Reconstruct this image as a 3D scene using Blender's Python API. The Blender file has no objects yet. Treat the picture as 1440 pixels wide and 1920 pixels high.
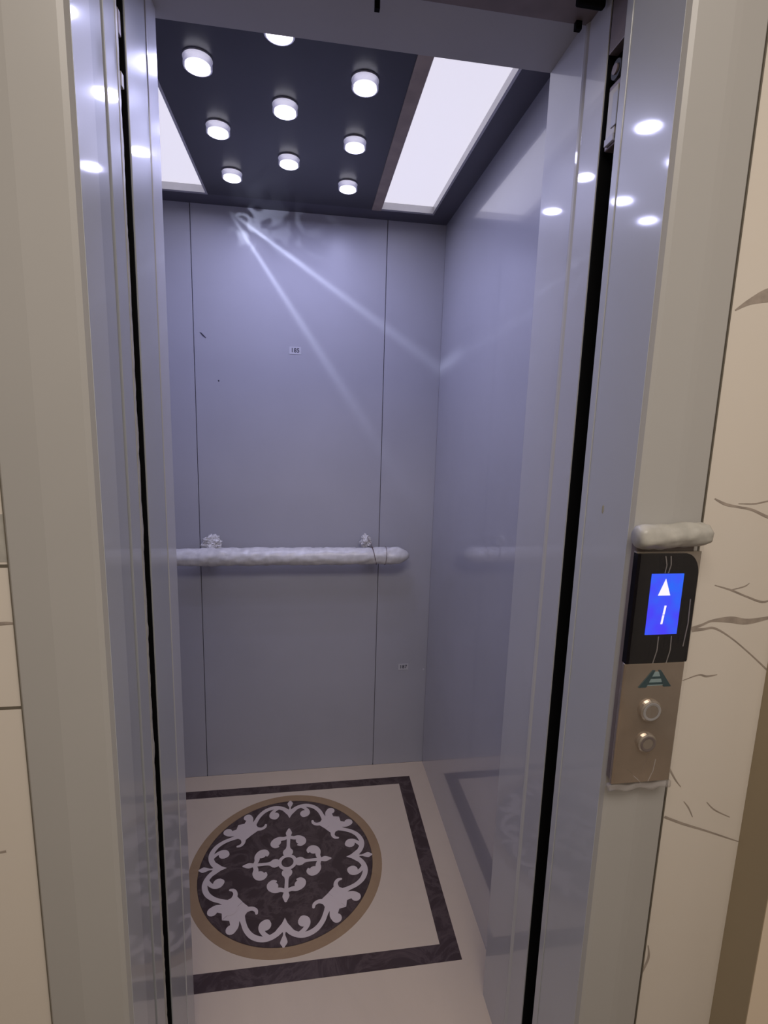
import bpy, bmesh, math, random
from mathutils import Vector, Matrix, noise
PI = math.pi
sc = bpy.context.scene
COL = sc.collection

# ------------------------------------------------------------------ camera
def make_camera():
    cd = bpy.data.cameras.new('camera'); o = bpy.data.objects.new('camera', cd); COL.objects.link(o)
    cd.sensor_fit = 'VERTICAL'; cd.sensor_height = 36; cd.sensor_width = 27
    cd.lens = 36*958.9/1920; cd.clip_start = 0.02
    pitch, roll, yaw = -0.1665, 0.0292, -0.1507
    c, s = math.cos(yaw), math.sin(yaw); Rz = Matrix(((c, s, 0), (-s, c, 0), (0, 0, 1)))
    c, s = math.cos(pitch), math.sin(pitch); Rx = Matrix(((1, 0, 0), (0, c, s), (0, -s, c)))
    c, s = math.cos(roll), math.sin(roll); Ry = Matrix(((c, 0, s), (0, 1, 0), (-s, 0, c)))
    R = Ry @ Rx @ Rz            # rows: right, forward, up
    right, fwd, up = R[0], R[1], R[2]
    M = Matrix((right, up, -fwd)).transposed()
    o.matrix_world = Matrix.Translation((-0.4948, -1.9534, 1.4255)) @ M.to_4x4()
    sc.camera = o
make_camera()

# ------------------------------------------------------------------ world, lamps, exposure
sc.view_settings.view_transform = 'Standard'
sc.view_settings.look = 'None'
sc.view_settings.exposure = 0.0
sc.view_settings.gamma = 1.0
sc.view_settings.use_curve_mapping = False
w = bpy.data.worlds.new('world'); sc.world = w; w.use_nodes = True
w.node_tree.nodes['Background'].inputs[0].default_value = (0.9, 0.85, 0.8, 1)
w.node_tree.nodes['Background'].inputs[1].default_value = 0.02

PANEL_STRENGTH = 0.78
DISC_STRENGTH = 3.0
DOWNLIGHT_WATT = 0.74
COOL = (0.61, 0.62, 1.0)

def area(name, loc, size, size_y, watt, col, rot=(0, 0, 0)):
    l = bpy.data.lights.new(name, 'AREA'); l.shape = 'RECTANGLE'; l.size = size; l.size_y = size_y
    l.energy = watt; l.color = col
    o = bpy.data.objects.new(name, l); COL.objects.link(o); o.location = loc; o.rotation_euler = rot
    return o
area('landing_ceiling_light', (-0.35, -2.5, 2.67), 1.5, 0.7, 32.0, (1.0, 0.915, 0.84))

# ------------------------------------------------------------------ materials
def new_mat(name):
    m = bpy.data.materials.new(name); m.use_nodes = True
    nt = m.node_tree; return m, nt, nt.nodes['Principled BSDF']
def ramp(nt, stops):
    r = nt.nodes.new('ShaderNodeValToRGB')
    e = r.color_ramp.elements
    while len(e) < len(stops): e.new(0.5)
    for k, (p, c) in enumerate(stops): e[k].position = p; e[k].color = (*c, 1)
    return r
def painted(name, c, rough=0.3, var=0.05, scale=6, spec=0.5, metal=0.0, bump=0.0, coat=0.0, coat_r=0.05):
    m, nt, b = new_mat(name)
    tc = nt.nodes.new('ShaderNodeTexCoord'); n = nt.nodes.new('ShaderNodeTexNoise')
    n.inputs['Scale'].default_value = scale; n.inputs['Detail'].default_value = 4
    nt.links.new(tc.outputs['Object'], n.inputs['Vector'])
    lo = tuple(x*(1-var) for x in c); hi = tuple(min(1, x*(1+var)) for x in c)
    r = ramp(nt, [(0.3, lo), (0.7, hi)])
    nt.links.new(n.outputs['Fac'], r.inputs['Fac']); nt.links.new(r.outputs['Color'], b.inputs['Base Color'])
    b.inputs['Roughness'].default_value = rough; b.inputs['Metallic'].default_value = metal
    b.inputs['Specular IOR Level'].default_value = spec
    b.inputs['Coat Weight'].default_value = coat; b.inputs['Coat Roughness'].default_value = coat_r
    if bump:
        bp = nt.nodes.new('ShaderNodeBump'); bp.inputs['Strength'].default_value = bump; bp.inputs['Distance'].default_value = 0.01
        n2 = nt.nodes.new('ShaderNodeTexNoise'); n2.inputs['Scale'].default_value = 2.2; n2.inputs['Detail'].default_value = 1
        nt.links.new(tc.outputs['Object'], n2.inputs['Vector'])
        nt.links.new(n2.outputs['Fac'], bp.inputs['Height']); nt.links.new(bp.outputs['Normal'], b.inputs['Normal'])
    return m
def marble(name, base, vein, scale=3.0, lo=0.47, rough=0.25, amount=1.0):
    m, nt, b = new_mat(name)
    tc = nt.nodes.new('ShaderNodeTexCoord')
    n1 = nt.nodes.new('ShaderNodeTexNoise'); n1.inputs['Scale'].default_value = scale; n1.inputs['Detail'].default_value = 8
    n1.inputs['Distortion'].default_value = 1.2; n1.inputs['Roughness'].default_value = 0.62
    nt.links.new(tc.outputs['Object'], n1.inputs['Vector'])
    mix = tuple(base[i]*(1-amount)+vein[i]*amount for i in range(3))
    r = ramp(nt, [(0.0, base), (lo, tuple(x*0.97 for x in base)), (0.5, mix), (1-lo, tuple(x*0.97 for x in base)), (1.0, base)])
    nt.links.new(n1.outputs['Fac'], r.inputs['Fac']); nt.links.new(r.outputs['Color'], b.inputs['Base Color'])
    b.inputs['Roughness'].default_value = rough
    return m
def emit(name, c, s):
    m, nt, b = new_mat(name)
    b.inputs['Base Color'].default_value = (*[x*0.5 for x in c], 1)
    b.inputs['Emission Color'].default_value = (*c, 1); b.inputs['Emission Strength'].default_value = s
    return m

M = dict(
 cabin_wall=painted('cabin_wall', (0.41, 0.41, 0.46), 0.2, 0.04, 3, 0.5, bump=0.01, coat=0.9, coat_r=0.04),
 cabin_back=painted('cabin_back', (0.41, 0.41, 0.46), 0.36, 0.04, 3, 0.35, bump=0.02),
 reveal=painted('reveal', (0.50, 0.50, 0.52), 0.35, 0.04, 4, 0.25, bump=0.02, coat=0.55, coat_r=0.05),
 door_panel=painted('door_panel', (0.42, 0.43, 0.45), 0.35, 0.04, 4, 0.25, bump=0.02, coat=0.5, coat_r=0.06),
 frame=painted('frame', (0.46, 0.445, 0.42), 0.34, 0.03, 2, 0.4, bump=0.05),
 frame_reveal=painted('frame_reveal', (0.50, 0.51, 0.52), 0.35, 0.03, 3, 0.25, bump=0.03, coat=0.5, coat_r=0.07),
 header=painted('header', (0.38, 0.37, 0.36), 0.4, 0.05, 4),
 dark_ceiling=painted('dark_ceiling', (0.022, 0.021, 0.030), 0.28, 0.2, 5, 0.5),
 ceiling_edge=painted('ceiling_edge', (0.07, 0.068, 0.09), 0.35, 0.1, 5, 0.5),
 wood=painted('wood', (0.34, 0.27, 0.22), 0.45, 0.15, 20),
 alu=painted('alu', (0.55, 0.54, 0.55), 0.35, 0.05, 20, metal=0.6),
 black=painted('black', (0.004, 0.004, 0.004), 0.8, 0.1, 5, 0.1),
 black_gloss=painted('black_gloss', (0.003, 0.002, 0.004), 0.10, 0.1, 5, 0.25),
 shaft=painted('shaft', (0.010, 0.009, 0.009), 0.9, 0.2, 3, 0.1),
 dark_steel=painted('dark_steel', (0.20, 0.16, 0.15), 0.5, 0.2, 12, metal=0.3),
 brass=painted('brass', (0.45, 0.42, 0.34), 0.45, 0.1, 30),
 cream=marble('cream_tile', (0.60, 0.495, 0.375), (0.55, 0.455, 0.345), 2.5, 0.42, 0.22, 0.6),
 brown=marble('brown_marble', (0.050, 0.031, 0.029), (0.12, 0.085, 0.08), 9, 0.42, 0.2, 0.5),
 gold=marble('tan_marble', (0.33, 0.22, 0.12), (0.28, 0.18, 0.10), 5, 0.4, 0.25, 0.6),
 scroll=marble('pale_marble', (0.62, 0.53, 0.49), (0.56, 0.48, 0.44), 4, 0.42, 0.22, 0.5),
 wall_marble=marble('wall_marble', (0.77, 0.70, 0.61), (0.72, 0.65, 0.56), 1.6, 0.44, 0.25, 0.5),
 vein=painted('vein', (0.37, 0.31, 0.26), 0.3, 0.2, 60),
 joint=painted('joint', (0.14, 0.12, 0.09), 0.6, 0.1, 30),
 pier_shaded=painted('pier_shaded', (0.36, 0.29, 0.19), 0.4, 0.04, 3),  # darker tan: shade of the side face put into the colour
 lit_wall=painted('lit_wall', (0.86, 0.72, 0.55), 0.4, 0.03, 2),  # light on the front face put into this bright colour
 plaster=painted('plaster', (0.40, 0.37, 0.33), 0.7, 0.03, 2),
 landing_floor=marble('landing_floor', (0.30, 0.25, 0.20), (0.22, 0.18, 0.14), 2, 0.44, 0.2),
 wrap=painted('wrap', (0.62, 0.61, 0.61), 0.45, 0.12, 45, coat=0.4, coat_r=0.2),
 tape=painted('tape', (0.13, 0.08, 0.08), 0.5, 0.1, 30),
 paper=painted('paper', (0.52, 0.52, 0.56), 0.6, 0.03, 30),
 ink=painted('ink', (0.03, 0.03, 0.05), 0.6, 0.1, 30),
 steel=painted('steel', (0.62, 0.53, 0.45), 0.14, 0.14, 14, metal=0.9, bump=0.5),
 button_steel=painted('button_steel', (0.50, 0.44, 0.38), 0.25, 0.06, 30, metal=0.75),
 teal=painted('teal', (0.02, 0.05, 0.06), 0.5, 0.15, 30),
 teal_light=painted('teal_light', (0.22, 0.30, 0.31), 0.5, 0.15, 30),
 chip=painted('chip', (0.42, 0.38, 0.24), 0.6, 0.1, 30),
 rubber=painted('rubber', (0.02, 0.02, 0.02), 0.6, 0.1, 30),
 foam=painted('foam', (0.44, 0.42, 0.37), 0.55, 0.12, 60, coat=0.3, coat_r=0.25),
 panel=emit('luminous_panel', (0.90, 0.87, 1.0), PANEL_STRENGTH),
 disc=emit('lit_disc', (0.90, 0.88, 1.0), DISC_STRENGTH),
)
def clear(name, c, rough, alpha, emis=0.0):
    m, nt, b = new_mat(name)
    b.inputs['Base Color'].default_value = (*c, 1); b.inputs['Roughness'].default_value = rough
    b.inputs['Alpha'].default_value = alpha
    b.inputs['Emission Color'].default_value = (0.75, 0.74, 1.0, 1); b.inputs['Emission Strength'].default_value = emis
    return m
M['film'] = clear('clear_film', (0.75, 0.72, 0.66), 0.12, 0.03)
M['glass'] = clear('lit_glass', (0.40, 0.40, 0.58), 0.08, 0.40, 0.14)
M['crease'] = clear('film_crease', (0.5, 0.46, 0.44), 0.3, 0.30)
def screen_mat():
    m, nt, b = new_mat('blue_screen')
    tc = nt.nodes.new('ShaderNodeTexCoord'); n = nt.nodes.new('ShaderNodeTexNoise'); n.inputs['Scale'].default_value = 22
    r = ramp(nt, [(0.35, (0.0, 0.16, 1.0)), (0.65, (0.06, 0.05, 1.0))])
    nt.links.new(tc.outputs['Object'], n.inputs['Vector']); nt.links.new(n.outputs['Fac'], r.inputs['Fac'])
    nt.links.new(r.outputs['Color'], b.inputs['Emission Color']); b.inputs['Emission Strength'].default_value = 0.95
    b.inputs['Base Color'].default_value = (0, 0, 0.02, 1); return m
M['screen'] = screen_mat()
M['screen_white'] = emit('screen_white', (0.85, 0.80, 1.0), 0.95)

# ------------------------------------------------------------------ mesh helpers
def BM(): return bmesh.new()
def box(bm, x0, x1, y0, y1, z0, z1, bev=0.0, seg=2):
    r = bmesh.ops.create_cube(bm, size=1)
    for v in r['verts']:
        v.co = Vector(((x0+x1)/2+v.co.x*(x1-x0), (y0+y1)/2+v.co.y*(y1-y0), (z0+z1)/2+v.co.z*(z1-z0)))
    if bev:
        es = {e for v in r['verts'] for e in v.link_edges}
        bmesh.ops.bevel(bm, geom=list(es), offset=bev, segments=seg, affect='EDGES', profile=0.5)
    return bm
def prism(bm, pts, a0, a1, axis='z'):
    """polygon pts extruded along axis; pts are (x,y) for z, (x,z) for y, (y,z) for x"""
    def mk(p, a): return {'z': (p[0], p[1], a), 'y': (p[0], a, p[1]), 'x': (a, p[0], p[1])}[axis]
    A = [bm.verts.new(mk(p, a0)) for p in pts]; B = [bm.verts.new(mk(p, a1)) for p in pts]
    n = len(pts)
    bm.faces.new(A); bm.faces.new(B[::-1])
    for i in range(n): bm.faces.new((A[i], B[i], B[(i+1) % n], A[(i+1) % n]))
    return bm
def lathe(bm, prof, c, axis='z', n=32):
    """prof: list of (radius, height) along the axis, closed by caps where radius > 0"""
    rings = []
    for r, h in prof:
        ring = []
        for k in range(n):
            a = 2*PI*k/n; u, v = r*math.cos(a), r*math.sin(a)
            p = {'z': (u, v, h), 'y': (u, h, v), 'x': (h, u, v)}[axis]
            ring.append(bm.verts.new((c[0]+p[0], c[1]+p[1], c[2]+p[2])))
        rings.append(ring)
    for a, b in zip(rings, rings[1:]):
        for k in range(n): bm.faces.new((a[k], a[(k+1) % n], b[(k+1) % n], b[k]))
    bm.faces.new(rings[0]); bm.faces.new(rings[-1][::-1])
    return bm
def tube(bm, pts, rad, n=16, wob=0.0, seed=0):
    pts = [Vector(p) for p in pts]; rings = []
    for i, p in enumerate(pts):
        t = (pts[min(i+1, len(pts)-1)]-pts[max(i-1, 0)]).normalized()
        up = Vector((0, 0, 1)) if abs(t.z) < 0.9 else Vector((1, 0, 0))
        s = t.cross(up).normalized(); u = s.cross(t)
        r = rad[i] if isinstance(rad, (list, tuple)) else rad
        ring = []
        for k in range(n):
            a = 2*PI*k/n; d = s*math.cos(a)+u*math.sin(a)
            q = 1+wob*noise.noise((p+d*0.05)*38+Vector((seed, 0, 0)))+wob*0.6*noise.noise((p+d*0.05)*90)
            ring.append(bm.verts.new(p+d*r*q))
        rings.append(ring)
    for a, b in zip(rings, rings[1:]):
        for k in range(n): bm.faces.new((a[k], a[(k+1) % n], b[(k+1) % n], b[k]))
    bm.faces.new(rings[0][::-1]); bm.faces.new(rings[-1])
    return bm
def smooth_path(pts, n=6):
    P = [Vector(p) for p in pts]; out = []
    for i in range(len(P)-1):
        p0 = P[max(i-1, 0)]; p1 = P[i]; p2 = P[i+1]; p3 = P[min(i+2, len(P)-1)]
        for k in range(n):
            t = k/n
            out.append(0.5*((2*p1)+(p2-p0)*t+(2*p0-5*p1+4*p2-p3)*t*t+(3*p1-p0-3*p2+p3)*t**3))
    out.append(P[-1]); return out
def ribbon(bm, pts, wid, place, h0, n=6, caps=True):
    """flat stroke of varying width; place(u, v, h) -> 3D point; each stroke gets its own small height"""
    sp = smooth_path([(p[0], p[1], wd) for p, wd in zip(pts, wid)], n)
    L, R = [], []
    for i, q in enumerate(sp):
        a = sp[max(i-1, 0)]; b = sp[min(i+1, len(sp)-1)]
        t = Vector((b.x-a.x, b.y-a.y)).normalized(); nn = Vector((-t.y, t.x))*max(q.z, 1e-4)/2
        L.append(bm.verts.new(place(q.x+nn.x, q.y+nn.y, h0))); R.append(bm.verts.new(place(q.x-nn.x, q.y-nn.y, h0)))
    for i in range(len(sp)-1): bm.faces.new((R[i], R[i+1], L[i+1], L[i]))
    if caps:
        for q in (sp[0], sp[-1]): disc(bm, q.x, q.y, max(q.z, 1e-4)/2, place, h0+0.00001, 14)
def disc(bm, u, v, r, place, h, n=24, ry=None):
    ry = ry or r
    bm.faces.new([bm.verts.new(place(u+r*math.cos(2*PI*k/n), v+ry*math.sin(2*PI*k/n), h)) for k in range(n)])

def finish(name, bm, mat, parent=None, loc=None, smooth=False, fix=True):
    """link bm as ONE mesh; vertices are given in world space and moved relative to the origin"""
    o0 = Vector(loc) if loc else (Vector(parent['base']) if parent is not None and 'base' in parent else Vector((0, 0, 0)))
    for v in bm.verts: v.co -= o0
    if fix: bmesh.ops.recalc_face_normals(bm, faces=bm.faces[:])
    me = bpy.data.meshes.new(name); bm.to_mesh(me); bm.free()
    me.materials.append(mat)
    if smooth:
        for p in me.polygons: p.use_smooth = True
    o = bpy.data.objects.new(name, me); COL.objects.link(o)
    if parent is not None:
        o.parent = parent
    elif loc: o.location = loc
    return o
BASES = {}
def part(name, bm, mat, parent, label=None, **k):
    root = parent
    while root.parent: root = root.parent
    base = BASES.get(root.name, Vector((0, 0, 0)))
    for v in bm.verts: v.co -= base
    o = finish(name, bm, mat, None, None, **k); o.parent = parent
    if label: o['label'] = label
    return o
def tag(o, label, cat, group=None):
    o['label'] = label; o['category'] = cat
    if group: o['group'] = group
    return o
def thing(name, label, cat, loc, group=None):
    o = bpy.data.objects.new(name, None); o.empty_display_size = 0.05; COL.objects.link(o); o.location = loc
    BASES[o.name] = Vector(loc)
    return tag(o, label, cat, group)
def solo(name, bm, mat, label, cat, loc, group=None, **k):
    o = finish(name, bm, mat, None, loc, **k); BASES[o.name] = Vector(loc); return tag(o, label, cat, group)
def struct(name, bm, mat, label=None, **k):
    o = finish(name, bm, mat, **k); o['kind'] = 'structure'; o['category'] = name.split('_')[0]
    if label: o['label'] = label
    return o

# ------------------------------------------------------------------ cabin shell
H = 2.15; XL = -1.10; JX = -0.046; LX = -0.745; HZ = 2.089
SEAMS = (-0.893, -0.2148)
bm = BM()
xs = [XL, SEAMS[0]-0.0012, SEAMS[0]+0.0012, SEAMS[1]-0.0012, SEAMS[1]+0.0012, 0.0]
for a, b in ((xs[0], xs[1]), (xs[2], xs[3]), (xs[4], xs[5])): box(bm, a, b, 0, 0.02, 0, H+0.1, 0.0008, 1)
box(bm, XL, 0, 0.012, 0.04, 0, H+0.1)
wall_back = struct('wall_back', bm, M['cabin_back'], 'grey painted metal rear cabin wall in three panels with thin vertical seams')
bm = BM(); box(bm, 0, 0.03, -0.96, 0.04, 0, H+0.1)
struct('wall_right', bm, M['cabin_wall'], 'glossy grey metal right cabin wall mirroring the light panel')
bm = BM(); box(bm, XL-0.03, XL, -0.96, 0.04, 0, H+0.1)
struct('wall_left', bm, M['cabin_wall'], 'grey metal left cabin wall behind the stacked door edges')
# little marks on the back wall
bm = BM(); prism(bm, [(-0.8728, 1.733), (-0.866, 1.7305), (-0.8505, 1.7145), (-0.851, 1.7125), (-0.862, 1.7195)], -0.0009, 0.0, 'y')
part('scratch', bm, M['ink'], wall_back, 'short dark slanting scuff near the left seam')
bm = BM(); lathe(bm, [(0.0028, -0.0008), (0.0028, 0.0)], (-0.8115, 0, 1.5683), 'y', 10)
part('scratch', bm, M['ink'], wall_back, 'tiny dark speck below the slanting scuff')
bm = BM(); lathe(bm, [(0.004, -0.0008), (0.004, 0.0)], (-0.012, 0, 0.4264), 'y', 10)
part('paint_spot', bm, M['paper'], wall_back, 'tiny pale paint spot near the right corner')

# front of the cabin: right column (with its bead), left column, header
bm = BM(); prism(bm, [(JX, -0.922), (JX, -1.050), (JX-0.0025, -1.0535), (JX-0.004, -1.0575), (JX-0.0025, -1.0615), (JX, -1.065),
                      (JX+0.001, -1.1245), (0.05, -1.1245), (0.05, -0.922)], 0, HZ+0.06, 'z')
struct('trim_1', bm, M['reveal'], 'glossy grey right cabin door post with a thin vertical bead')
bm = BM(); box(bm, JX+0.003, 0.30, -1.1275, -1.1243, 0, HZ+0.06)  # added black sheet, stands in for the shade in the right gap
struct('trim_6', bm, M['black'], 'matt black sheet added for the darkness in the right door gap')
bm = BM(); box(bm, XL, LX, -1.0, -0.943, 0, HZ+0.06, 0.0015)
struct('trim_2', bm, M['reveal'], 'grey left cabin door post beside the stacked door edges')
bm = BM(); box(bm, XL, 0.0, -1.0525, -0.922, HZ, H+0.1)
struct('wall_front', bm, M['header'], 'dark grey header over the cabin opening')

# ------------------------------------------------------------------ floor with inlaid border and sill
bm = BM(); box(bm, XL, 0.0, -1.10, 0.0, -0.03, 0.0)
floor = struct('floor', bm, M['cream'], 'cream stone cabin floor with a dark brown inlaid border')
def frame_pts(bm, o, i, z0, z1):
    (ox0, ox1, oy0, oy1), (ix0, ix1, iy0, iy1) = o, i
    for a in ((ox0, ox1, oy0, iy0), (ox0, ox1, iy1, oy1), (ox0, ix0, iy0, iy1), (ix1, ox1, iy0, iy1)): box(bm, *a, z0, z1)
bm = BM(); frame_pts(bm, (-1.035, -0.0735, -0.832, -0.0875), (-0.985, -0.124, -0.784, -0.128), -0.004, 0.0006)
part('border_inlay', bm, M['brown'], floor, 'dark brown marble rectangular border')
bm = BM(); box(bm, -0.76, 0.05, -1.14, -1.10, -0.03, -0.002)
struct('trim_3', bm, M['alu'], 'metal cabin door sill')
bm = BM(); box(bm, -0.76, 0.05, -1.30, -1.165, -0.03, -0.002)
struct('trim_4', bm, M['alu'], 'metal landing door sill')

# ------------------------------------------------------------------ ceiling
bm = BM()
PX0, PX1, PY0, PY1 = -0.2511, -0.0676, -0.86, -0.083     # right opening; the left one mirrors it
LP0, LP1 = -1.035, -0.8176
for a in ((XL, LP0, -0.95, 0), (PX1, 0, -0.95, 0), (LP0, PX1, PY1, 0), (LP0, PX1, -0.95, PY0)):
    box(bm, *a, H, H+0.06)
struct('ceiling', bm, M['ceiling_edge'], 'dark edge of the cabin ceiling around the lights')
bm = BM(); box(bm, LP1, -0.2831, PY0, PY1, H-0.001, H+0.05)
dark = struct('ceiling_centre', bm, M['dark_ceiling'], 'black glossy centre panel of the cabin ceiling holding nine round lights'); dark['category'] = 'ceiling'
bm = BM(); box(bm, -0.2831, PX0, PY0, PY1, H-0.004, H+0.05, 0.0008, 1)
struct('trim_5', bm, M['wood'], 'brown strip between black ceiling centre and right light panel')
bm = BM(); box(bm, XL, 0, -0.95, 0, H+0.06, H+0.1)
struct('ceiling_top', bm, M['black'], 'cabin roof above the ceiling lights')['category'] = 'ceiling'
for x0, x1, lab in ((PX0, PX1, 'long white luminous ceiling panel on the right, its reflection in the side wall'),
                    (LP0, LP1, 'long white luminous ceiling panel on the left, partly hidden by the door edges')):
    if x0 == PX0: lab = 'long white luminous ceiling panel beside the brown strip on the right'
    t = thing('ceiling_light_panel', lab, 'light panel', ((x0+x1)/2, (PY0+PY1)/2, H), 'luminous panels in the cabin ceiling')
    f = 0.0065
    bm = BM(); frame_pts(bm, (x0, x1, PY0, PY1), (x0+f, x1-f, PY0+f, PY1-2*f), H-0.002, H+0.03)
    if x0 == PX0:  # only a thin frame where the brown strip meets it
        bm.free(); bm = BM(); frame_pts(bm, (x0, x1, PY0, PY1), (x0+0.001, x1-f, PY0+f, PY1-2*f), H-0.002, H+0.03)
    part('frame', bm, M['alu'], t)
    bm = BM(); box(bm, x0+0.001, x1-0.003, PY0+0.003, PY1-0.003, H+0.020, H+0.028)
    part('diffuser', bm, M['panel'], t)

# downlights: one built, the rest copied with their parts
def make_downlight(loc):
    x, y, z = loc
    t = thing('downlight', '', 'downlight', loc, 'round lights in the black ceiling centre')
    R = 0.0285
    bm = BM(); n = 40
    prof = [(R, 0.0), (R, -0.018), (R-0.0035, -0.020), (R-0.0035, 0.0)]
    rings = [[bm.verts.new((x+r*math.cos(2*PI*k/n), y+r*math.sin(2*PI*k/n), z+h)) for k in range(n)] for r, h in prof]
    for a in range(4):
        b = (a+1) % 4
        for k in range(n): bm.faces.new((rings[a][k], rings[a][(k+1) % n], rings[b][(k+1) % n], rings[b][k]))
    part('glass_ring', bm, M['glass'], t, smooth=False)
    bm = BM(); lathe(bm, [(R-0.0036, -0.0145), (R-0.0036, -0.0190), (R-0.006, -0.0205)], loc, 'z', 36)
    part('diffuser', bm, M['disc'], t)
    bm = BM(); lathe(bm, [(R+0.001, 0.0), (R+0.001, -0.003)], loc, 'z', 36)
    part('trim_ring', bm, M['alu'], t)
    return t
SPOTS = [(-0.7183, -0.7358, 'left', 'nearest the door'), (-0.7183, -0.4944, 'left', 'middle of that row'), (-0.7183, -0.2537, 'left', 'nearest the back wall, glaring white'),
         (-0.5494, -0.858, 'central', 'cut off by the dark header'), (-0.5494, -0.614, 'central', 'middle of that row'), (-0.5494, -0.3703, 'central', 'nearest the back wall'),
         (-0.3772, -0.7358, 'right', 'nearest the door'), (-0.3772, -0.4944, 'right', 'middle of that row'), (-0.3772, -0.2537, 'right', 'nearest the back wall')]
proto = make_downlight((SPOTS[0][0], SPOTS[0][1], H-0.001))
for i, (x, y, row, where) in enumerate(SPOTS):
    if i == 0: t = proto
    else:
        t = proto.copy(); COL.objects.link(t)
        for ch in list(proto.children):
            c = ch.copy(); COL.objects.link(c); c.parent = t
    t.location = (x, y, H-0.001)
    t['label'] = 'round crystal-rimmed ceiling light in the %s row, %s' % (row, where)
for i, (x, y, _, _) in enumerate(SPOTS):
    l = bpy.data.lights.new('downlight_lamp', 'AREA'); l.shape = 'DISK'; l.size = 0.048; l.energy = DOWNLIGHT_WATT; l.color = COOL; l.spread = math.radians(180)
    o = bpy.data.objects.new('downlight_lamp', l); COL.objects.link(o); o.location = (x, y, H-0.024)

# added lamp at the rear left downlight: patterned fans and flecks for the back wall
def fan_lamp():
    Lp = Vector((-0.745, -0.205, H-0.012))
    l = bpy.data.lights.new('added_rim_sparkle', 'POINT'); l.energy = 1.0; l.shadow_soft_size = 0.004; l.color = (0.72, 0.78, 1.0)
    o = bpy.data.objects.new('added_rim_sparkle', l); COL.objects.link(o); o.location = Lp
    l.use_nodes = True; nt = l.node_tree; em = nt.nodes['Emission']
    g = nt.nodes.new('ShaderNodeNewGeometry'); src = g.outputs['Incoming']
    def mth(op, *a):
        n = nt.nodes.new('ShaderNodeMath'); n.operation = op
        for k, v in enumerate(a):
            if isinstance(v, (int, float)): n.inputs[k].default_value = v
            else: nt.links.new(v, n.inputs[k])
        return n.outputs[0]
    def dot(v):
        n = nt.nodes.new('ShaderNodeVectorMath'); n.operation = 'DOT_PRODUCT'; nt.links.new(src, n.inputs[0]); n.inputs[1].default_value = v
        return n.outputs['Value']
    total = None
    for (x1, z1, x2, z2, wdt, amp, reach) in FANS:
        P1 = Vector((x1, 0, z1))-Lp; P2 = Vector((x2, 0, z2))-Lp
        nrm = P1.cross(P2).normalized(); d1 = P1.normalized(); d2 = P2.normalized()
        q = mth('DIVIDE', dot(nrm), wdt); gs = mth('EXPONENT', mth('MULTIPLY', mth('MULTIPLY', q, q), -1.0))
        along = (d2-d1*d1.dot(d2)).normalized()
        # window: only between the two directions, fading along
        ang = mth('ARCTAN2', mth('MULTIPLY', dot(along), SIGN), mth('MULTIPLY', dot(d1), SIGN))
        amax = math.acos(max(-1, min(1, d1.dot(d2))))*reach
        a1 = nt.nodes.new('ShaderNodeMapRange'); a1.interpolation_type = 'SMOOTHSTEP'
        a1.inputs['From Min'].default_value = -0.05; a1.inputs['From Max'].default_value = 0.12; nt.links.new(ang, a1.inputs['Value'])
        a2 = nt.nodes.new('ShaderNodeMapRange'); a2.interpolation_type = 'SMOOTHSTEP'
        a2.inputs['From Min'].default_value = amax; a2.inputs['From Max'].default_value = amax*0.80; nt.links.new(ang, a2.inputs['Value'])
        gr = nt.nodes.new('ShaderNodeMapRange'); gr.inputs['From Min'].default_value = 0.0; gr.inputs['From Max'].default_value = amax
        gr.inputs['To Min'].default_value = 0.10; gr.inputs['To Max'].default_value = 1.0; nt.links.new(ang, gr.inputs['Value'])
        g2 = mth('POWER', gr.outputs[0], GROW)
        t_ = mth('MULTIPLY', mth('MULTIPLY', gs, mth('MULTIPLY', a1.outputs[0], a2.outputs[0])), mth('MULTIPLY', g2, amp))
        total = t_ if total is None else mth('ADD', total, t_)
    # flecks
    tq = nt.nodes.new('ShaderNodeTexNoise'); tq.inputs['Scale'].default_value = 3.4; tq.inputs['Detail'].default_value = 1.0; tq.inputs['Distortion'].default_value = 1.5
    nt.links.new(src, tq.inputs['Vector'])
    fr = nt.nodes.new('ShaderNodeMapRange'); fr.interpolation_type = 'SMOOTHSTEP'; fr.inputs['From Min'].default_value = 0.50; fr.inputs['From Max'].default_value = 0.62
    nt.links.new(tq.outputs['Fac'], fr.inputs['Value'])
    P = (Vector((-0.62, 0, 2.08))-Lp).normalized()
    wn = nt.nodes.new('ShaderNodeMapRange'); wn.interpolation_type = 'SMOOTHSTEP'; wn.inputs['From Min'].default_value = 0.78; wn.inputs['From Max'].default_value = 0.93
    nt.links.new(mth('MULTIPLY', dot(P), SIGN), wn.inputs['Value'])
    zz = nt.nodes.new('ShaderNodeMapRange'); zz.interpolation_type = 'SMOOTHSTEP'; zz.inputs['From Min'].default_value = -0.60; zz.inputs['From Max'].default_value = -0.38
    nt.links.new(mth('MULTIPLY', dot(Vector((0, 0, 1))), SIGN), zz.inputs['Value'])
    fl = mth('MULTIPLY', mth('MULTIPLY', fr.outputs[0], zz.outputs[0]), mth('MULTIPLY', wn.outputs[0], FLECK))
    total = mth('ADD', total, fl)
    nt.links.new(mth('MULTIPLY', total, 1.0), em.inputs['Strength'])
SIGN = 1.0; GROW = 2.3; FLECK = 0.9
FANS = [(-0.765, 2.135, -0.27, 1.42, 0.026, 15.0, 1.15), (-0.765, 2.135, -0.02, 1.66, 0.024, 24.0, 1.3)]
fan_lamp()

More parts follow.
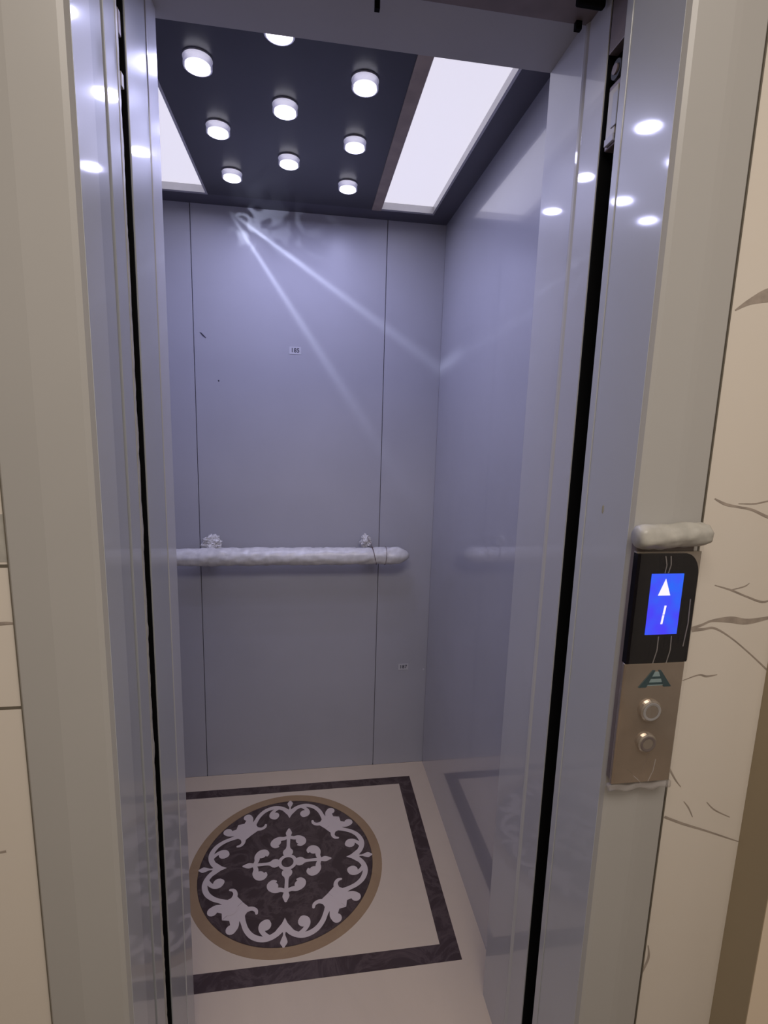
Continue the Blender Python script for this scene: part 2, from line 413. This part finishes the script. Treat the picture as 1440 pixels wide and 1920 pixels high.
# ------------------------------------------------------------------ shaft darkness behind the gaps
bm = BM()
for a in ((0.30, 0.34, -1.13, 0.06), (XL-0.40, XL-0.36, -1.13, 0.06)): box(bm, *a, -0.4, 2.8)
box(bm, XL-0.4, 0.34, 0.06, 0.10, -0.4, 2.8); box(bm, XL-0.4, 0.34, -1.28, 0.10, 2.8, 2.84); box(bm, XL-0.4, 0.34, -1.28, 0.10, -0.45, -0.4)
struct('wall_shaft', bm, M['shaft'], 'black lift shaft seen through the door gaps')
# ------------------------------------------------------------------ landing wall, frame
def wall_with_hole(bm, x0, x1, y0, y1, hx0, hx1, hz, z1):
    box(bm, x0, hx0, y0, y1, 0, z1); box(bm, hx1, x1, y0, y1, 0, z1); box(bm, hx0, hx1, y0, y1, hz, z1)
bm = BM(); wall_with_hole(bm, -2.2, 0.22, -1.30, -1.20, -0.80, 0.012, 2.13, 2.7)
wl = struct('wall_landing', bm, M['wall_marble'], 'cream marble tiled wall around the lift door')
def wall_place(u, v, h): return (u, -1.3003-h, v)
VEINS = [([(0.078, 1.594), (0.098, 1.606), (0.124, 1.616), (0.15, 1.62)], [0.002, 0.008, 0.018, 0.02]),
 ([(0.086, 1.336), (0.105, 1.328), (0.127, 1.324), (0.15, 1.32), (0.179, 1.309), (0.215, 1.30)], [0.002, 0.004, 0.003, 0.0035, 0.004, 0.003]),
 ([(0.126, 1.329), (0.153, 1.329), (0.174, 1.333), (0.21, 1.338)], [0.001, 0.002, 0.002, 0.001]),
 ([(0.072, 1.137), (0.094, 1.144), (0.11, 1.150), (0.141, 1.151), (0.17, 1.147), (0.206, 1.152)], [0.006, 0.004, 0.004, 0.010, 0.009, 0.005]),
 ([(0.078, 1.136), (0.097, 1.137), (0.116, 1.138), (0.146, 1.122), (0.183, 1.095), (0.219, 1.066)], [0.006, 0.004, 0.003, 0.002, 0.002, 0.0025]),
 ([(0.106, 1.206), (0.134, 1.198), (0.163, 1.187), (0.192, 1.178), (0.215, 1.184)], [0.001, 0.0025, 0.0025, 0.003, 0.002]),
 ([(0.134, 1.198), (0.156, 1.203), (0.164, 1.208)], [0.001, 0.002, 0.001]),
 ([(0.074, 1.055), (0.1, 1.063), (0.114, 1.060), (0.132, 1.062)], [0.001, 0.002, 0.003, 0.001]),
 ([(0.074, 0.820), (0.109, 0.804), (0.15, 0.788), (0.203, 0.766), (0.218, 0.760)], [0.004, 0.004, 0.003, 0.002, 0.001]),
 ([(0.147, 0.84), (0.164, 0.824), (0.194, 0.808)], [0.001, 0.002, 0.001]),
 ([(0.105, 0.845), (0.115, 0.833), (0.125, 0.815)], [0.001, 0.002, 0.001]),
 ([(0.076, 0.576), (0.08, 0.55), (0.07, 0.519), (0.062, 0.50)], [0.001, 0.004, 0.004, 0.002]),
 ([(0.072, 0.905), (0.085, 0.885), (0.096, 0.872)], [0.003, 0.002, 0.001]),
 ([(-0.89, 1.172), (-0.86, 1.175), (-0.846, 1.174)], [0.003, 0.004, 0.001]),
 ([(-0.91, 0.857), (-0.885, 0.86)], [0.002, 0.003])]
bm = BM()
for k, (p, wd) in enumerate(VEINS): ribbon(bm, p, wd, wall_place, 0.00003*k, 6, False)
part('marble_vein', bm, M['vein'], wl, 'grey brown veins in the marble')
bm = BM()
for z in (1.247, 1.063): box(bm, -2.2, -0.83, -1.3006, -1.2995, z-0.0018, z+0.0018)
part('tile_joint', bm, M['joint'], wl, 'thin dark horizontal tile joints left of the frame')
bm = BM(); box(bm, -0.90, -0.83, -1.3004, -1.2995, 1.252, 1.31)
part('tile_patch', bm, M['foam'], wl, 'pale grey patch of tile left of the frame')

# landing door frame: right jamb profile, left jamb profile, head
def jamb(s, X, outer):
    # s=+1 right jamb, X inner plane, outer face edge; profile counter-clockwise
    w_ = abs(outer-X)
    P = [(0.0, -1.174), (0.0, -1.304), (0.003, -1.3105), (0.009, -1.313), (w_*0.52, -1.3135), (w_*0.62, -1.3125), (w_*0.97, -1.307), (w_, -1.304), (w_, -1.290), (0.03, -1.20), (0.03, -1.174)]
    return [(X+s*a, b) for a, b in P]
t = thing('elevator_door_frame', 'beige painted metal frame around the landing opening of the lift', 'door frame', (-0.39, -1.30, 0))
bm = BM(); prism(bm, jamb(1, JX, 0.066), 0, 2.13, 'z'); rj = part('jamb', bm, M['frame'], t, 'right side jamb carrying the call panel')
bm = BM(); prism(bm, [(a, b) for a, b in [(-0.740, -1.250), (-0.740, -1.304), (-0.743, -1.3105), (-0.749, -1.313), (-0.80, -1.3135), (-0.844, -1.307), (-0.847, -1.304), (-0.847, -1.29), (-0.77, -1.25)]], 0, 2.13, 'z')
part('jamb', bm, M['frame'], t, 'left side jamb')
bm = BM(); box(bm, -0.847, 0.066, -1.3135, -1.20, 2.09, 2.19, 0.003)
part('head', bm, M['frame'], t)
bm = BM(); box(bm, JX-0.0006, JX+0.002, -1.3035, -1.1737, 0, 2.09)
part('reveal_lining', bm, M['frame_reveal'], t, 'glossy blue grey inner face of the right jamb')
bm = BM(); box(bm, -0.742, -0.7394, -1.3035, -1.2505, 0, 2.09)
part('reveal_lining', bm, M['frame_reveal'], t, 'glossy grey inner face of the left jamb')
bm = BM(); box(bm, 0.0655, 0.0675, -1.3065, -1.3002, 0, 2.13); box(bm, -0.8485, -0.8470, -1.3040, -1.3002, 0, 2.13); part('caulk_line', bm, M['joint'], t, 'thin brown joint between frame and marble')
bm = BM(); box(bm, JX-0.0022, JX, -1.190, -1.1737, 0, 2.09, 0.0008); part('lip', bm, M['frame_reveal'], t, 'thin raised lip along the gap')
bm = BM(); prism(bm, [(-1.2385, 1.3145), (-1.2365, 1.316), (-1.2345, 1.312), (-1.235, 1.304), (-1.2375, 1.303), (-1.2385, 1.308)], JX-0.0012, JX, 'x')
part('paint_chip', bm, M['chip'], t, 'small yellowish paint chip')

# ------------------------------------------------------------------ stacked sliding door panels, seen edge on at the left
def door_leaf(name, y0, y1, x1, lab, grp, x0=-1.40, rough=False):
    bm = BM(); box(bm, x0, x1, y0, y1, 0.005, 2.07, 0.0008)
    return solo(name, bm, M['door_panel'], lab, 'door panel', ((x0+x1)/2, (y0+y1)/2, 0.005), grp)
door_leaf('cabin_door_panel', -1.046, -1.003, -0.746, 'grey cabin door leaf seen edge on at left, closest to the cabin interior', 'cabin door leaves slid open', x0=-1.10)
door_leaf('cabin_door_panel', -1.109, -1.050, -0.7435, 'grey cabin door leaf seen edge on at left, right beside the black gap', 'cabin door leaves slid open', x0=-1.10)
ld = door_leaf('landing_door_panel', -1.196, -1.152, -0.7425, 'grey landing door leaf seen edge on, just left of the black gap', 'landing door leaves slid open', x0=-0.79)
door_leaf('landing_door_panel', -1.2475, -1.200, -0.7445, 'grey landing door leaf seen edge on, against the beige left jamb', 'landing door leaves slid open', x0=-0.79)
bm = BM(); box(bm, -1.10, -0.7455, -1.1125, -1.1095, 0.005, 2.07)  # black sheet put here so the left gap reads as dark
struct('trim_7', bm, M['black'], 'matt black sheet added for the shade in the left door gap')
# torn protective film along the leaf edge
random.seed(4)
bm = BM(); prev = None; z = 0.02
while z < 2.06:
    d = 0.0015+0.0045*abs(noise.noise(Vector((0, 0, z*16))))+0.0022*random.random()
    if abs(z-1.255) < 0.022 or abs(z-1.10) < 0.012 or abs(z-0.89) < 0.012: d += 0.0035*random.random()
    a = [bm.verts.new(p) for p in ((-0.7425, -1.155, z), (-0.7418, -1.155, z), (-0.7414, -1.152+d, z), (-0.7421, -1.152+d, z))]
    if prev:
        for k in range(4): bm.faces.new((prev[k], prev[(k+1) % 4], a[(k+1) % 4], a[k]))
    prev = a; z += 0.006+0.006*random.random()
part('protective_film', bm, M['foam'], ld, 'torn edge of protective film')
# little latch bits seen in the top of the left gap
t = thing('door_latch', 'small latch pieces high in the black gap on the left', 'latch', (-0.765, -1.134, 1.86))
bm = BM(); box(bm, -0.765, -0.7425, -1.140, -1.130, 1.864, 1.882, 0.001); part('tab', bm, M['brass'], t, 'small white tab')
bm = BM(); box(bm, -0.765, -0.7425, -1.142, -1.132, 1.925, 1.955, 0.001); part('bracket', bm, M['dark_steel'], t, 'reddish brown bracket')
bm = BM(); box(bm, -0.775, -0.765, -1.142, -1.130, 1.85, 1.97, 0.001); part('backing_bar', bm, M['black'], t)

# right gap: interlock strip with roller
t = thing('door_interlock', 'door interlock strip with a roller high in the black gap on the right', 'door lock', (-0.02, -1.15, 1.85))
bm = BM(); box(bm, -0.0405, -0.006, -1.172, -1.132, 1.855, 1.945, 0.002); part('mounting_plate', bm, M['dark_steel'], t)
bm = BM(); box(bm, -0.0435, -0.0405, -1.162, -1.138, 1.860, 1.935, 0.001)
part('strip', bm, M['brass'], t, 'pale brass strip')
bm = BM(); box(bm, -0.0450, -0.0435, -1.166, -1.152, 1.878, 1.925, 0.001); part('cover', bm, M['door_panel'], t, 'grey cover plate')
bm = BM(); box(bm, -0.0450, -0.0405, -1.162, -1.138, 1.8585, 1.869, 0.001); part('end_block', bm, M['paper'], t, 'small white end block')
bm = BM(); lathe(bm, [(0.013, -0.008), (0.0135, -0.004), (0.0135, 0.0)], (-0.036, -1.152, 1.958), 'x', 24); rr = part('roller', bm, M['rubber'], t)
bm = BM(); lathe(bm, [(0.007, -0.0105), (0.007, -0.008)], (-0.036, -1.152, 1.958), 'x', 18); part('hub', bm, M['dark_steel'], rr)
bm = BM(); prism(bm, [(-1.135, 1.945), (-1.135, 1.965), (-1.155, 1.985), (-1.175, 1.995), (-1.175, 1.945)], -0.026, -0.010, 'x'); part('hook', bm, M['black'], t)
bm = BM(); box(bm, -0.0450, -0.030, -1.1735, -1.129, 1.990, 2.09, 0.001); part('upper_plate', bm, M['dark_steel'], t)

# door operator over the header
t = thing('door_operator', 'dark brown door hanger rail above the cabin header, at the top edge', 'door operator', (-0.4, -1.09, 2.08))
bm = BM(); box(bm, XL, 0.03, -1.10, -1.0545, 2.078, 2.14, 0.001); part('rail', bm, M['dark_steel'], t)
bm = BM(); box(bm, -0.3965, -0.3885, -1.064, -1.056, 2.052, 2.078); part('hanger_bolt', bm, M['black'], t)
bm = BM(); box(bm, -0.0700, -0.0600, -1.064, -1.056, 2.066, 2.078); part('hanger_bolt', bm, M['black'], t)
bm = BM(); box(bm, -0.095, -0.050, -1.118, -1.106, 2.062, 2.095, 0.003); part('roller_block', bm, M['black'], t)

# ------------------------------------------------------------------ floor medallion
MX, MY = -0.555, -0.4605
t = thing('floor_medallion', 'round dark marble medallion with pale scrollwork and a tan rim, inlaid in the cream floor', 'medallion', (MX, MY, 0.0))
bm = BM(); n = 96
ring = [[bm.verts.new((MX+r*math.cos(2*PI*k/n), MY+r*math.sin(2*PI*k/n), h)) for k in range(n)] for r, h in ((0.279, -0.003), (0.311, -0.003), (0.311, 0.0007), (0.279, 0.0007))]
for a in range(4):
    for k in range(n): bm.faces.new((ring[a][k], ring[a][(k+1) % n], ring[(a+1) % 4][(k+1) % n], ring[(a+1) % 4][k]))
part('rim', bm, M['gold'], t, 'tan marble rim')
bm = BM(); lathe(bm, [(0.280, -0.003), (0.280, 0.0007)], (MX, MY, 0), 'z', 96); part('disc', bm, M['brown'], t, 'dark brown marble disc')
def xform(rot, mir):
    c, s = math.cos(rot), math.sin(rot)
    def f(u, v, h):
        if mir: u = -u
        return (MX+c*u-s*v, MY+s*u+c*v, 0.0009+h)
    return f
bm = BM(); hh = 0.0
for q in range(4):
    for mir in (False, True):
        f = xform(q*PI/2, mir); hh += 0.00002
        # strand with shared spade at the axis, then up to the leaf
        ribbon(bm, [(0.004, -0.222), (0.022, -0.240), (0.044, -0.250), (0.066, -0.2495), (0.090, -0.238), (0.108, -0.217), (0.119, -0.192), (0.128, -0.170)],
               [0.018, 0.017, 0.0165, 0.0165, 0.016, 0.015, 0.015, 0.022], f, hh)
        hh += 0.00002
        ribbon(bm, [(0.040, -0.248), (0.056, -0.236), (0.066, -0.220), (0.064, -0.205), (0.050, -0.198), (0.040, -0.207)], [0.012, 0.013, 0.014, 0.014, 0.011, 0.004], f, hh)
        disc(bm, 0.0535, -0.211, 0.0155, f, hh+0.00002)
        hh += 0.00002
        bm.faces.new([bm.verts.new(f(u, v, hh)) for u, v in ((0, -0.193), (0.0, -0.235), (0.014, -0.240), (0.024, -0.230), (0.016, -0.220), (0.008, -0.210))][::-1])
        hh += 0.00002
        # leaf half: inner horn, lower lobe, body
        ribbon(bm, [(0.132, -0.168), (0.116, -0.156), (0.098, -0.153), (0.086, -0.160), (0.083, -0.170)], [0.024, 0.018, 0.013, 0.011, 0.008], f, hh)
        hh += 0.00002
        ribbon(bm, [(0.148, -0.160), (0.144, -0.185), (0.142, -0.203), (0.150, -0.212)], [0.04, 0.028, 0.024, 0.030], f, hh)
        hh += 0.00002
        bm.faces.new([bm.verts.new(f(u, v, hh)) for u, v in ((0.104, -0.150), (0.118, -0.176), (0.134, -0.186), (0.158, -0.184), (0.180, -0.180), (0.150, -0.150), (0.128, -0.128))])
        hh += 0.00002
        # inner cross curls
        ribbon(bm, [(0.002, -0.106), (0.016, -0.100), (0.033, -0.099), (0.046, -0.090), (0.050, -0.078), (0.043, -0.068), (0.034, -0.068)], [0.012, 0.015, 0.020, 0.023, 0.020, 0.013, 0.008], f, hh)
        disc(bm, 0.0400, -0.086, 0.0150, f, hh+0.00002)
    f = xform(q*PI/2, False); hh += 0.00002
    ribbon(bm, [(0, -0.228), (0, -0.244), (0, -0.258), (0, -0.268), (0, -0.2775)], [0.012, 0.006, 0.016, 0.020, 0.008], f, hh)
    hh += 0.00002
    ribbon(bm, [(0, -0.040), (0, -0.060), (0, -0.085), (0, -0.108), (0, -0.124), (0, -0.140)], [0.034, 0.0135, 0.0115, 0.014, 0.021, 0.008], f, hh)
    # fillets where arms meet the ring
# ring round the centre
n = 48; a = []; f = xform(0, False)
inner = [bm.verts.new(f(0.0195*math.cos(2*PI*k/n), 0.0195*math.sin(2*PI*k/n), hh+0.00002)) for k in range(n)]
outer = [bm.verts.new(f((0.031+0.012*max(0, math.cos(4*2*PI*k/n))**2)*math.cos(2*PI*k/n), (0.031+0.012*max(0, math.cos(4*2*PI*k/n))**2)*math.sin(2*PI*k/n), hh+0.00002)) for k in range(n)]
for k in range(n): bm.faces.new((inner[k], outer[k], outer[(k+1) % n], inner[(k+1) % n]))
for fc in bm.faces:
    fc.normal_update()
    if fc.normal.z < 0: fc.normal_flip()
part('scrollwork', bm, M['scroll'], t, 'pale marble scrollwork', fix=False)

# ------------------------------------------------------------------ handrail wrapped in film
RY, RZ = -0.075, 0.937
t = thing('handrail', 'horizontal cabin handrail wrapped in crumpled white plastic film on the back wall', 'handrail', (-0.55, -0.075, 0.93))
pts = []; rad = []
N = 90
for i in range(N+1):
    x = -1.00+0.892*i/N
    pts.append((x, RY, RZ+0.002*noise.noise(Vector((x*7, 0, 3)))))
    e = min(1.0, (x+1.00)/0.03+0.5, ((-0.108-x)/0.075)**0.6+0.28 if x < -0.108 else 0.28)
    rad.append(0.0325*e*(1+0.07*noise.noise(Vector((x*9, 2, 0)))))
bm = BM(); tube(bm, pts, rad, 28, 0.13)
part('plastic_wrap', bm, M['wrap'], t, 'crumpled white plastic wrap', smooth=True)
bm = BM(); tube(bm, [(-1.00, RY, RZ), (-0.125, RY, RZ)], 0.016, 20); part('rail', bm, M['alu'], t, smooth=True)
for x in (-0.845, -0.262):
    bm = BM(); tube(bm, [(x, 0.0, RZ+0.02), (x, -0.045, RZ+0.018), (x, RY, RZ)], 0.010, 16); part('bracket', bm, M['alu'], t, smooth=True)
def tuft(x, z, rx, rz, seed, lab):
    bm = BM(); bmesh.ops.create_icosphere(bm, subdivisions=4, radius=1)
    for v in bm.verts:
        d = 1+0.45*noise.noise(v.co*1.9+Vector((seed, 0, 0)))+0.30*noise.noise(v.co*5.5+Vector((seed, 4, 0)))
        v.co = Vector((x+v.co.x*rx*d, -0.034+v.co.y*0.024*d, z+v.co.z*rz*d))
    part('wrap_tuft', bm, M['wrap'], t, lab, smooth=False)
tuft(-0.848, 0.978, 0.036, 0.029, 3, 'crumpled plastic tuft around the left bracket')
tuft(-0.27, 0.985, 0.020, 0.026, 9, 'crumpled plastic tuft around the right bracket')
for x, sl in ((-0.243, 0.018), (-0.2, -0.004)):
    bm = BM(); path = []
    for k in range(25):
        a = 2*PI*k/24; path.append((x+sl*math.sin(a)*-0.5, RY+0.0345*math.cos(a), RZ+0.0345*math.sin(a)))
    tube(bm, path, 0.0009, 6); part('tie_string', bm, M['tape'], t, 'thin dark string tied around the wrap')
bm = BM(); tube(bm, smooth_path([(-0.268, -0.05, 1.005), (-0.256, -0.085, 0.985), (-0.247, -0.109, 0.955), (-0.243, -0.112, 0.93)]), 0.0009, 6)
part('tie_string', bm, M['tape'], t, 'loose string end')

# ------------------------------------------------------------------ number stickers on the back wall
def text_part(body, size, loc, parent, mat, name='number'):
    cu = bpy.data.curves.new(name, 'FONT'); cu.body = body; cu.size = size; cu.extrude = 0.0001; cu.align_x = 'CENTER'; cu.align_y = 'CENTER'
    cu.offset = 0.0003
    o = bpy.data.objects.new(name, cu); COL.objects.link(o)
    dg = bpy.context.evaluated_depsgraph_get(); me = bpy.data.meshes.new_from_object(o.evaluated_get(dg))
    bpy.data.objects.remove(o)
    me.materials.clear(); me.materials.append(mat)
    ob = bpy.data.objects.new(name, me); COL.objects.link(ob); ob.parent = parent
    ob.location = loc; ob.rotation_euler = (PI/2, 0, 0); return ob
for x, z, s, lab in ((-0.541, 1.686, '185', 'tiny white number sticker high in the middle of the back wall'), (-0.0985, 0.4415, '187', 'tiny pale number sticker low on the back wall near the right corner')):
    bm = BM(); box(bm, x-0.021, x+0.021, -0.0012, -0.0002, z-0.013, z+0.013)
    o = solo('number_sticker', bm, M['paper'], lab, 'sticker', (x, -0.0006, z), 'number stickers on the cabin wall')
    text_part(s, 0.021, (0, -0.0009, 0), o, M['ink'])

# ------------------------------------------------------------------ call panel
PY = -1.333; PXL, PXR = -0.0495, 0.0455; PZ0, PZ1 = 0.912, 1.268
t = thing('call_panel', 'landing call panel with a blue arrow display and two round buttons on the right jamb', 'call panel', (0.0, -1.3135, 0.912))
bm = BM(); box(bm, PXL+0.003, PXR-0.003, -1.326, -1.3135, PZ0+0.002, PZ1+0.018, 0.002); part('back_box', bm, M['dark_steel'], t)
bm = BM(); box(bm, PXL, PXR, PY, -1.326, PZ0, 1.1035, 0.0025, 3); sp = part('steel_plate', bm, M['steel'], t, 'brownish mirror steel lower plate')
# black plate with rounded right shoulder and bulging side
pr = []
r = 0.022
for k in range(9):
    a = PI/2*k/8; pr.append((PXR-r+r*math.cos(a), PZ1-0.004-r*1.4+r*1.4*math.sin(a)))
P = [(PXL, 1.104), (PXR, 1.104)]+pr+[(PXL, PZ1-0.004)]
bm = BM(); prism(bm, P, PY-0.002, -1.326, 'y'); part('black_plate', bm, M['black_gloss'], t, 'glossy black upper plate')
bm = BM(); P2 = [(PXR, 1.104), (PXR+0.0035, 1.104), (PXR+0.0035, PZ1-0.002), (PXL, PZ1-0.002), (PXL, PZ1-0.004)]+pr[::-1]
prism(bm, P2, PY+0.001, -1.326, 'y'); part('bezel', bm, M['button_steel'], t, 'thin metal edge beside the black plate')
bm = BM(); box(bm, -0.0257, 0.0232, PY-0.003, PY-0.001, 1.147, 1.2355); dp = part('display', bm, M['screen'], t, 'glowing blue display')
bm = BM(); prism(bm, [(-0.0132, 1.2045), (0.0052, 1.2045), (-0.0040, 1.2285)], PY-0.0036, PY-0.0028, 'y'); part('arrow', bm, M['screen_white'], dp, 'white up arrow')
bm = BM()
for z0, z1 in ((1.1625, 1.1755), (1.1765, 1.1895)):
    def sx(z): return -0.0028+(z-1.1625)*0.115
    prism(bm, [(sx(z0)-0.0014, z0), (sx(z0)+0.0014, z0), (sx(z1)+0.0014, z1), (sx(z1)-0.0014, z1)], PY-0.0036, PY-0.0028, 'y')
part('digit', bm, M['screen_white'], dp, 'white number 1')
for z, rr_, lab in ((1.0300, 0.0155, 'upper round steel button'), (0.9790, 0.0135, 'lower round steel button with a dark ring')):
    bm = BM(); x = 0.0
    lathe(bm, [(rr_-0.001, -0.006), (rr_+0.001, -0.0045), (rr_+0.0015, 0.0)], (-0.002, PY, z), 'y', 36)
    b_ = part('button', bm, M['button_steel'], t, lab)
    bm = BM(); n = 36
    rg = [[bm.verts.new((-0.002+q*math.cos(2*PI*k/n), PY-h, z+q*math.sin(2*PI*k/n))) for k in range(n)] for q, h in ((rr_-0.0055, 0.0062), (rr_-0.0025, 0.0066), (rr_-0.0015, 0.0062))]
    for a in range(2):
        for k in range(n): bm.faces.new((rg[a][k], rg[a][(k+1) % n], rg[a+1][(k+1) % n], rg[a+1][k]))
    part('button_ring', bm, M['dark_steel'] if z < 1 else M['alu'], b_)
# emblem: open truncated triangle with rungs
bm = BM(); yy = (PY-0.0012, PY+0.0002)
prism(bm, [(-0.0045, 1.0915), (-0.0010, 1.0915), (-0.0125, 1.066), (-0.0245, 1.066)], *yy, 'y')
prism(bm, [(0.0045, 1.0915), (0.0080, 1.0915), (0.0270, 1.066), (0.0150, 1.066)], *yy, 'y')
for z, a, b in ((1.0805, -0.0075, 0.0105), (1.0715, -0.0125, 0.0155)): prism(bm, [(a, z-0.0016), (b, z-0.0016), (b-0.001, z+0.0016), (a+0.001, z+0.0016)], PY-0.0010, yy[1], 'y')
part('emblem', bm, M['teal'], t, 'dark teal triangular emblem')
bm = BM(); prism(bm, [(-0.0025, 1.089), (0.006, 1.089), (0.0165, 1.068), (-0.014, 1.068)], PY-0.0006, PY, 'y'); part('emblem_field', bm, M['teal_light'], t, 'pale teal field inside the emblem')
# film: rolled at the top, clear sleeve over the whole box, crumple at the bottom
bm = BM(); N = 30; pts = []; rad = []
for i in range(N+1):
    x = -0.052+0.108*i/N; pts.append((x, -1.330, 1.285+0.006*(i/N)+0.001*noise.noise(Vector((x*30, 0, 0)))))
    rad.append(0.0168*(1+0.05*noise.noise(Vector((x*25, 1, 0))))*(0.7 if i in (0, N) else 0.93 if i in (1, N-1) else 1))
tube(bm, pts, rad, 24, 0.14, 5); part('film_roll', bm, M['foam'], t, 'milky rolled-back protective film', smooth=True)
bm = BM(); g = [[None]*13 for _ in range(41)]
for j in range(41):
    for i in range(13):
        u = i/12; z = 0.898+(1.288-0.898)*j/40
        x = -0.0515+0.105*u-0.004*(1-j/40)*u
        edge = min(u, 1-u)
        y = PY-0.0075-0.0035*noise.noise(Vector((x*55, 0, z*14)))-0.0012*noise.noise(Vector((x*260, 2, z*50)))
        if edge < 0.01: y = -1.318
        g[j][i] = bm.verts.new((x, y, z))
for j in range(40):
    for i in range(12): bm.faces.new((g[j][i], g[j][i+1], g[j+1][i+1], g[j+1][i]))
part('clear_film', bm, M['film'], t, 'clear plastic film sleeve', smooth=True)
for (xa, za, xb, zb) in ((-0.012, 1.262, -0.010, 1.238), (-0.004, 1.262, -0.005, 1.238), (-0.008, 1.146, -0.012, 1.106), (0.012, 1.146, 0.009, 1.106), (0.034, 1.20, 0.032, 1.13), (-0.020, 0.93, -0.008, 0.918), (0.012, 0.955, 0.004, 0.92)):
    bm = BM(); tube(bm, [(xa, PY-0.0075, za), ((xa+xb)/2+0.001, PY-0.009, (za+zb)/2), (xb, PY-0.0075, zb)], 0.0007, 6)
    part('film_crease', bm, M['crease'], t, 'pale crease in the clear film')
bm = BM(); tube(bm, [(-0.050+0.10*k/20, -1.327, 0.903+0.002*math.sin(k*0.8)) for k in range(21)], 0.0055, 12, 0.35, 8)
part('film_fold', bm, M['crease'], t, 'crumpled fold of film at the bottom', smooth=True)

# ------------------------------------------------------------------ rest of the landing
bm = BM(); box(bm, 0.22, 1.2, -1.363, -1.20, 0, 2.7)
ws = struct('wall_landing_right', bm, M['lit_wall'], 'cream wall face projecting at the far right, light put into its bright colour')
bm = BM(); box(bm, 0.2185, 0.222, -1.3625, -1.30, 0, 2.7); part('return_strip', bm, M['pier_shaded'], ws, 'side face of the projecting wall, its shade put into the olive tan colour')
bm = BM(); box(bm, -2.24, -2.2, -3.6, -1.20, 0, 2.7); struct('wall_landing_left', bm, M['plaster'])
bm = BM(); box(bm, 1.2, 1.24, -3.6, -1.20, 0, 2.7); struct('wall_landing_side', bm, M['plaster'])
bm = BM(); box(bm, -2.24, 1.24, -3.64, -3.6, 0, 2.7); struct('wall_landing_rear', bm, M['plaster'])
bm = BM(); box(bm, -2.24, 1.24, -3.64, -1.30, -0.05, -0.001); struct('floor_landing', bm, M['landing_floor'])
bm = BM(); box(bm, -2.24, 1.24, -3.64, -1.20, 2.7, 2.74); struct('ceiling_landing', bm, M['plaster'])
